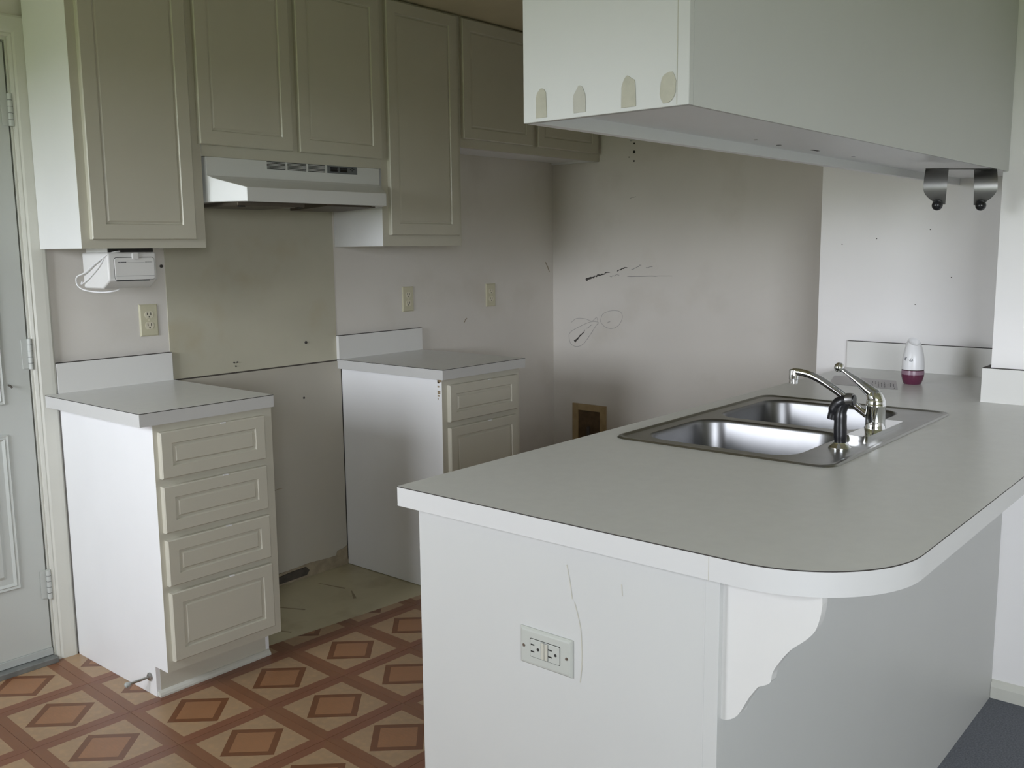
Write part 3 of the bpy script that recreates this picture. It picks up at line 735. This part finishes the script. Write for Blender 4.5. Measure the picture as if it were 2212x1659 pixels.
# corbel under the overhang
t = thing('corbel_bracket', (XP+.05, YP, .635), 'white scroll-cut wooden corbel under the worktop overhang', 'bracket')
kx = XP+.012
cp = [(YP, CB), (-2.700, CB), (-2.7005, .862), (-2.698, .843), (-2.691, .820), (-2.677, .802), (-2.653, .779), (-2.634, .751), (-2.6265, .735), (-2.623, .719), (-2.604, .707), (-2.589, .684), (-2.573, .653), (-2.560, .640), (-2.548, .635), (YP, .635)]
curve = [cp[0], cp[1]] + [(v.x, v.y) for v in smooth_path([(p[0], p[1], 0) for p in cp[2:11]], 4)] + [(v.x, v.y) for v in smooth_path([(p[0], p[1], 0) for p in cp[10:15]], 4)][1:] + [cp[15]]
obj('scroll_board', prism([(a, b2) for a, b2 in curve], 'x', kx, kx+.019), MT['corbel'], t)
obj('backing_strip', bx(kx+.019, kx+.055, YP-.018, YP, .637, CB), MT['corbel'], t)

# ------------------------------------------------------------------ sink
t = thing('kitchen_sink', ((SX0+SX1)/2, (SY0+SY1)/2, CT), 'double-bowl stainless steel sink set in the peninsula worktop', 'sink')
bowls = [(.592, .930, SY0+.112, SY1-.050), (.966, 1.340, SY0+.112, SY1-.050)]
bm = bmesh.new(); N = 6
r0 = [bm.verts.new((*p, CT+.0004)) for p in rrect(SX0, SX1, SY0, SY1, .040, N)]
r1 = [bm.verts.new((*p, CT+.0042)) for p in rrect(SX0+.004, SX1-.004, SY0+.004, SY1-.004, .037, N)]
r2_ = [bm.verts.new((*p, CT+.0046)) for p in rrect(SX0+.010, SX1-.010, SY0+.010, SY1-.010, .034, N)]
r3 = [bm.verts.new((*p, CT+.0014)) for p in rrect(SX0+.015, SX1-.015, SY0+.015, SY1-.015, .030, N)]
r4 = [bm.verts.new((*p, CT+.0014)) for p in rrect(SX0+.021, SX1-.021, SY0+.021, SY1-.021, .026, N)]
n = len(r0)
for a, b2 in ((r0, r1), (r1, r2_), (r2_, r3), (r3, r4)):
    for i in range(n): bm.faces.new((a[i], a[(i+1) % n], b2[(i+1) % n], b2[i]))
es = [bm.edges.get((r4[i], r4[(i+1) % n])) for i in range(n)]
for (a0, a1, b0, b1) in bowls:
    hv = [bm.verts.new((*p, CT+.0014)) for p in rrect(a0, a1, b0, b1, .070, 8)]
    es += [bm.edges.new((hv[i], hv[(i+1) % len(hv)])) for i in range(len(hv))]
bmesh.ops.triangle_fill(bm, use_beauty=True, edges=es)
obj('deck', bm, MT['steel_d'], t, smooth=True)
for (a0, a1, b0, b1) in bowls:
    rings = []
    for ins, z, r_ in ((0, .0014, .070), (.003, .0008, .068), (.006, -.002, .066), (.008, -.008, .065), (.014, -.10, .070), (.020, -.150, .072), (.028, -.168, .070), (.045, -.178, .060), (.075, -.181, .045)):
        rings.append([(*p, CT+z) for p in rrect(a0+ins, a1-ins, b0+ins, b1-ins, r_, 8)])
    bw = obj('bowl', loft(rings, cap0=False), MT['steel'], t, smooth=True)
    mx, my = (a0+a1)/2, (b0+b1)/2
    obj('drain', lathe(mx, my, [(.045, CT-.1805), (.043, CT-.178), (.034, CT-.179), (.030, CT-.186), (.001, CT-.186)], n=24), MT['chrome'], bw, smooth=True)

# ------------------------------------------------------------------ faucet
FX, FY, FZ = .985, -2.393, CT+.0015
t = thing('kitchen_faucet', (FX, FY, FZ), 'chrome single-lever kitchen faucet with ball-tipped handle', 'faucet')
rings = []
for ins, z, r_ in ((0, 0, .012), (0, .004, .012), (.004, .009, .010), (.012, .012, .008)):
    rings.append([(*p, FZ+z) for p in rrect(.858, 1.117, -2.420, -2.368, r_, 5)])
bp = obj('base_plate', loft(rings), MT['chrome'], t, smooth=True)
obj('body', lathe(FX, FY, [(.0265, FZ+.008), (.0245, FZ+.018), (.0235, FZ+.022), (.0235, FZ+.066), (.0242, FZ+.067), (.0242, FZ+.071), (.0235, FZ+.072), (.0235, FZ+.078), (.0225, FZ+.083), (.021, FZ+.086)], n=32), MT['chrome'], t, smooth=True)
obj('body_seam', lathe(FX, FY, [(.0238, FZ+.0185), (.0240, FZ+.0195), (.0238, FZ+.0205)], n=32), MT['dark'], t, smooth=True)
# dome cap and lever rising toward the bowls
rings = []
for k in range(9):
    a = R(10*k); rr_ = .0225*math.cos(a)**.6 if k < 8 else .006
    rings.append([(FX + rr_*math.cos(2*math.pi*q_/24), FY + .006*k/8 + rr_*math.sin(2*math.pi*q_/24), FZ+.084 + .024*math.sin(a) + .16*(rr_*math.sin(2*math.pi*q_/24))) for q_ in range(24)])
hd = obj('handle', loft(rings), MT['chrome'], t, smooth=True)
lev = smooth_path([(FX, FY+.000, FZ+.092), (FX, FY+.020, FZ+.106), (FX, FY+.042, FZ+.122), (FX, FY+.066, FZ+.138), (FX, FY+.088, FZ+.152)], 5)
nl = len(lev)
obj('lever', tube(lev, [((.0200-.0140*min(1, k/(nl*.9))), (.0165-.0112*min(1, k/(nl*.8)))) for k in range(nl)], n=16), MT['chrome'], hd, smooth=True)
obj('ball_tip', ball((FX, FY+.096, FZ+.157), .0125, n=20, m=14), MT['chrome'], hd, smooth=True)
sp = smooth_path([(FX, FY+.010, FZ+.036), (FX, FY+.040, FZ+.056), (FX, FY+.085, FZ+.087), (FX, FY+.130, FZ+.114), (FX, FY+.165, FZ+.130), (FX, FY+.195, FZ+.1365), (FX, FY+.218, FZ+.137)], 6)
so = obj('spout', tube(sp, [(.0095, .0095)]*(len(sp)-6)+[.0093]*6, n=16), MT['chrome'], t, smooth=True)
obj('aerator', lathe(FX, FY+.216, [(.010, FZ+.106), (.0118, FZ+.1062), (.0118, FZ+.117), (.0125, FZ+.1175), (.0125, FZ+.140), (.0118, FZ+.1425), (.008, FZ+.144), (.0005, FZ+.1442)], n=24), MT['chrome'], so, smooth=True)
obj('aerator_seam', lathe(FX, FY+.216, [(.0122, FZ+.1166), (.0122, FZ+.1176)], n=24), MT['grey'], so)

# sprayer
PX, PY = .756, -2.395
t = thing('side_sprayer', (PX, PY, FZ), 'black plastic side sprayer standing in a chrome holder', 'sprayer')
obj('holder', lathe(PX, PY, [(.0260, FZ), (.0258, FZ+.003), (.022, FZ+.007), (.0165, FZ+.011), (.0155, FZ+.014), (.012, FZ+.0145)], n=28), MT['chrome'], t, smooth=True)
obj('wand', tube(smooth_path([(PX, PY, FZ+.010), (PX, PY, FZ+.025), (PX, PY+.001, FZ+.055), (PX, PY+.001, FZ+.082), (PX, PY-.003, FZ+.098), (PX, PY-.010, FZ+.110)], 4), [.0135]*4+[.0148]*4+[.0142]*4+[.0128]*4+[.0130]*5, n=18), MT['black'], t, smooth=True)
# head: rounded body with rearward button and forward skirt
hd = obj('head', tube(smooth_path([(PX, PY-.030, FZ+.114), (PX, PY-.020, FZ+.1135), (PX, PY-.006, FZ+.110), (PX, PY+.010, FZ+.100), (PX, PY+.018, FZ+.082), (PX, PY+.021, FZ+.066)], 4), [.0120]*4+[.0135]*4+[.0150]*4+[.0140]*4+[.0115]*5, n=18), MT['black'], t, smooth=True)
obj('spray_button', tube([(PX, PY-.012, FZ+.1145), (PX, PY-.020, FZ+.1155), (PX, PY-.0275, FZ+.1160)], [.0148, .0146, .0135], n=18), MT['hookm'], t, smooth=True)

# ------------------------------------------------------------------ air freshener, paper on the counter
AX, AY = 1.915, -2.186
t = thing('air_freshener', (AX, AY, CT), 'white cone air freshener with purple gel base beside the backsplash', 'air freshener')
obj('gel_base', lathe(AX, AY, [(.0262, CT+.0003), (.0285, CT+.003), (.0325, CT+.014), (.0355, CT+.026), (.0360, CT+.036), (.0350, CT+.047), (.0345, CT+.0485)], n=32, ), MT['purple'], t, smooth=True)
obj('gel_film', lathe(AX, AY, [(.0364, CT+.033), (.0364, CT+.037), (.0355, CT+.046)], n=32), MT['purple2'], t, smooth=True)
obj('dark_rim', lathe(AX, AY, [(.0352, CT+.0475), (.0356, CT+.0495)], n=32), MT['dark'], t)
pr = [(.0358, .0495), (.0358, .060), (.0350, .076), (.0332, .092), (.0300, .110), (.0255, .128), (.0200, .142)]
rings = []
for r_, z in pr:
    k_ = max(0, (z-.100)/.042)
    rings.append([(AX + r_*math.cos(2*math.pi*q_/32), AY + r_*math.sin(2*math.pi*q_/32), CT+z + k_*(.007*math.sin(2*math.pi*q_/32)+.009*math.cos(2*math.pi*q_/32))*(r_/.0200)) for q_ in range(32)])
rings.append([(AX + (p[0]-AX)*.8, AY + (p[1]-AY)*.8, p[2]-.004) for p in rings[-1]])
rings.append([(AX + (p[0]-AX)*.5, AY + (p[1]-AY)*.6, p[2]-.014) for p in rings[-1]])
obj('white_cone', loft(rings), MT['white_pl'], t, smooth=True)
def on_cone(a, z):
    for (ra, za), (rb, zb_) in zip(pr[:-1], pr[1:]):
        if za <= z <= zb_: r_ = ra+(rb-ra)*(z-za)/(zb_-za); break
    return (AX+(r_+.0003)*math.cos(a), AY+(r_+.0003)*math.sin(a), CT+z)
for pts in ([(2.55, .082), (2.62, .090), (2.70, .084), (2.78, .092)], [(2.58, .092), (2.72, .080)], [(2.98, .083), (3.08, .083), (3.12, .079), (3.20, .088)], [(3.20, .088), (3.36, .087), (3.40, .080)], [(3.16, .076), (3.26, .084), (3.30, .077)]):
    obj('printed_mark', tube([on_cone(a, z) for a, z in pts], .0007, n=6), MT['ink'], t)
# thin sheet of paper with writing
t = thing('paper_sheet', (1.85, -2.06, CT), 'thin translucent-looking sheet of paper with faint writing lying by the freshener', 'paper')
cor = [(1.746, -2.196), (1.952, -2.120), (1.962, -1.900), (1.750, -1.965)]
bm = bmesh.new(); G = 8
gv = [[None]*(G+1) for _ in range(G+1)]
for i in range(G+1):
    for j in range(G+1):
        u, v = i/G, j/G
        x = (cor[0][0]*(1-u)+cor[1][0]*u)*(1-v)+(cor[3][0]*(1-u)+cor[2][0]*u)*v
        y = (cor[0][1]*(1-u)+cor[1][1]*u)*(1-v)+(cor[3][1]*(1-u)+cor[2][1]*u)*v
        gv[i][j] = bm.verts.new((x, y, CT+.0006+.0004*math.sin(u*5)*math.sin(v*4)))
for i in range(G):
    for j in range(G): bm.faces.new((gv[i][j], gv[i+1][j], gv[i+1][j+1], gv[i][j+1]))
obj('sheet', bm, MT['paper'], t, smooth=True)
for k in range(8):
    v0 = .05+k*.045; u = .05+random.random()*.05
    while u < .62:
        du = random.uniform(.03, .10)
        def pp(u, v):
            x = (cor[0][0]*(1-u)+cor[1][0]*u)*(1-v)+(cor[3][0]*(1-u)+cor[2][0]*u)*v
            y = (cor[0][1]*(1-u)+cor[1][1]*u)*(1-v)+(cor[3][1]*(1-u)+cor[2][1]*u)*v
            return (x, y, CT+.0012)
        a, b2 = pp(u, v0), pp(min(.66, u+du), v0+random.uniform(-.006, .006))
        if random.random() < .75: obj('ink_line', tube([a, b2], .0007, n=5), MT['ink'], t)
        u += du+random.uniform(.01, .04)

# ------------------------------------------------------------------ cabinet hung over the peninsula
XU, YUK, YUL, ZP = -.138, -2.193, -2.501, 1.583
t = thing('hanging_cabinet', (.8, -2.35, ZP), 'plain white cabinet hung from the ceiling above the peninsula', 'cabinet')
zt_ = ZC-.003
obj('end_panel', bx(XU, XU+.012, YUL, YUK, ZP, zt_), MT['pen'], t, .001)
obj('back_panel', bx(XU+.012, X3-.001, YUL, YUL+.006, ZP, zt_), MT['pen'], t)
obj('edge_seam', bx(XU-.0004, XU+.002, -2.4815, -2.4805, ZP+.002, zt_), MT['glue'], t)
obj('bottom_panel', bx(XU+.012, X3-.001, YUL+.006, YUK-.019, ZP+.022, ZP+.030), MT['cab_side'], t)
bm = bx(XU+.012, X3, YUK-.019, YUK, ZP, ZP+.045); bx(XU+.012, X3, YUK-.019, YUK, zt_-.045, zt_, bm)
bx(X3, X2-.001, YUK-.019, YUK, ZP, zt_, bm); bx(X3+.001, X2-.001, YR+.002, YUK-.019, ZP+.022, ZP+.030, bm)
obj('face_frame', bm, MT['cab_side'], t)
for a, b2 in ((-.10, .30), (.33, .73), (.76, 1.16), (1.19, 1.60)):
    bm = front(a, b2, ZP+.03, ZD, YUK, inset=.046)
    for v in bm.verts: v.co.y = 2*YUK-v.co.y
    obj('door', bm, MT['cab'], t)
def blob(cy_, cz_, w_, h_, seed, m, flat=True):
    rnd = random.Random(seed); pts = []
    for k in range(18):
        a = 2*math.pi*k/18; r_ = 1+rnd.uniform(-.10, .10)
        px, pz = math.cos(a)*r_, math.sin(a)*r_
        if flat and pz < -.1: pz = -1; px = max(-1, min(1, px*1.5))
        pts.append((cy_+px*w_/2, cz_+pz*h_/2))
    return obj('glue_mark', prism(pts, 'x', XU-.0012, XU+.001), m, t)
blob(-2.231, 1.612, .022, .046, 1, MT['glue']); blob(-2.307, 1.610, .022, .040, 2, MT['glue_t']); blob(-2.398, 1.612, .026, .046, 3, MT['glue']); blob(-2.466, 1.610, .027, .046, 4, MT['glue'], False)
for x, y, r_ in ((.56, -2.262, .004), (.70, -2.25, .006), (1.12, -2.26, .005)): obj('pock_mark', lathe(x, y, [(r_, ZP+.0212), (r_, ZP+.0225)], n=10), MT['grey'], t)
obj('scrape', bx(.86, .90, -2.262, -2.256, ZP+.0212, ZP+.0225), MT['soot'], t)

# twin metal hook fixed to the underside
t = thing('twin_hook', (1.47, -2.42, 1.50), 'twin brushed metal strap hook with black ball tips under the hanging cabinet', 'hook')
view = Vector((1.47+1.3849, -2.42+3.2205, 0)).normalized()
side = Vector((view.y, -view.x, 0))          # to the right as seen from the living room
def hook(c0, flip):
    rings = []; n_ = 14
    for k in range(n_+1):
        u = k/n_; z = 1.584-.098*u
        bul = .016*math.sin(math.pi*min(1, u*1.02)) + (.010*(1-u*5) if u < .2 else 0)*-1
        wl, wr = .030, .028
        wl += .003*math.sin(math.pi*u)
        if u > .55: wl -= .036*((u-.55)/.45)**2.0
        wr -= .004*u
        if flip: wl, wr = wr, wl
        cpt = Vector((c0[0], c0[1], z)) - view*bul
        rings.append([cpt - side*wl, cpt + side*wr, cpt + side*wr + view*.0016, cpt - side*wl + view*.0016])
    return loft(rings)
cl = Vector((1.405, -2.385, 0)); cr_ = Vector((1.545, -2.470, 0))
obj('hook_strap', hook(cl, False), MT['hookm'], t, smooth=True)
obj('hook_strap', hook(cr_, True), MT['hookm'], t, smooth=True)
for cpt, sgn in ((cl, .004), (cr_, -.006)):
    p = cpt + side*sgn; obj('ball_tip', ball((p.x-view.x*.008, p.y-view.y*.008, 1.484), .0142, n=18, m=12), MT['black'], t, smooth=True)
pl = [cl - side*.03, cr_ + side*.03, cr_ + side*.03 + view*.03, cl - side*.03 + view*.03]
obj('mount_plate', prism([(p.x, p.y) for p in pl], 'z', 1.5825, 1.5845), MT['hookm'], t)
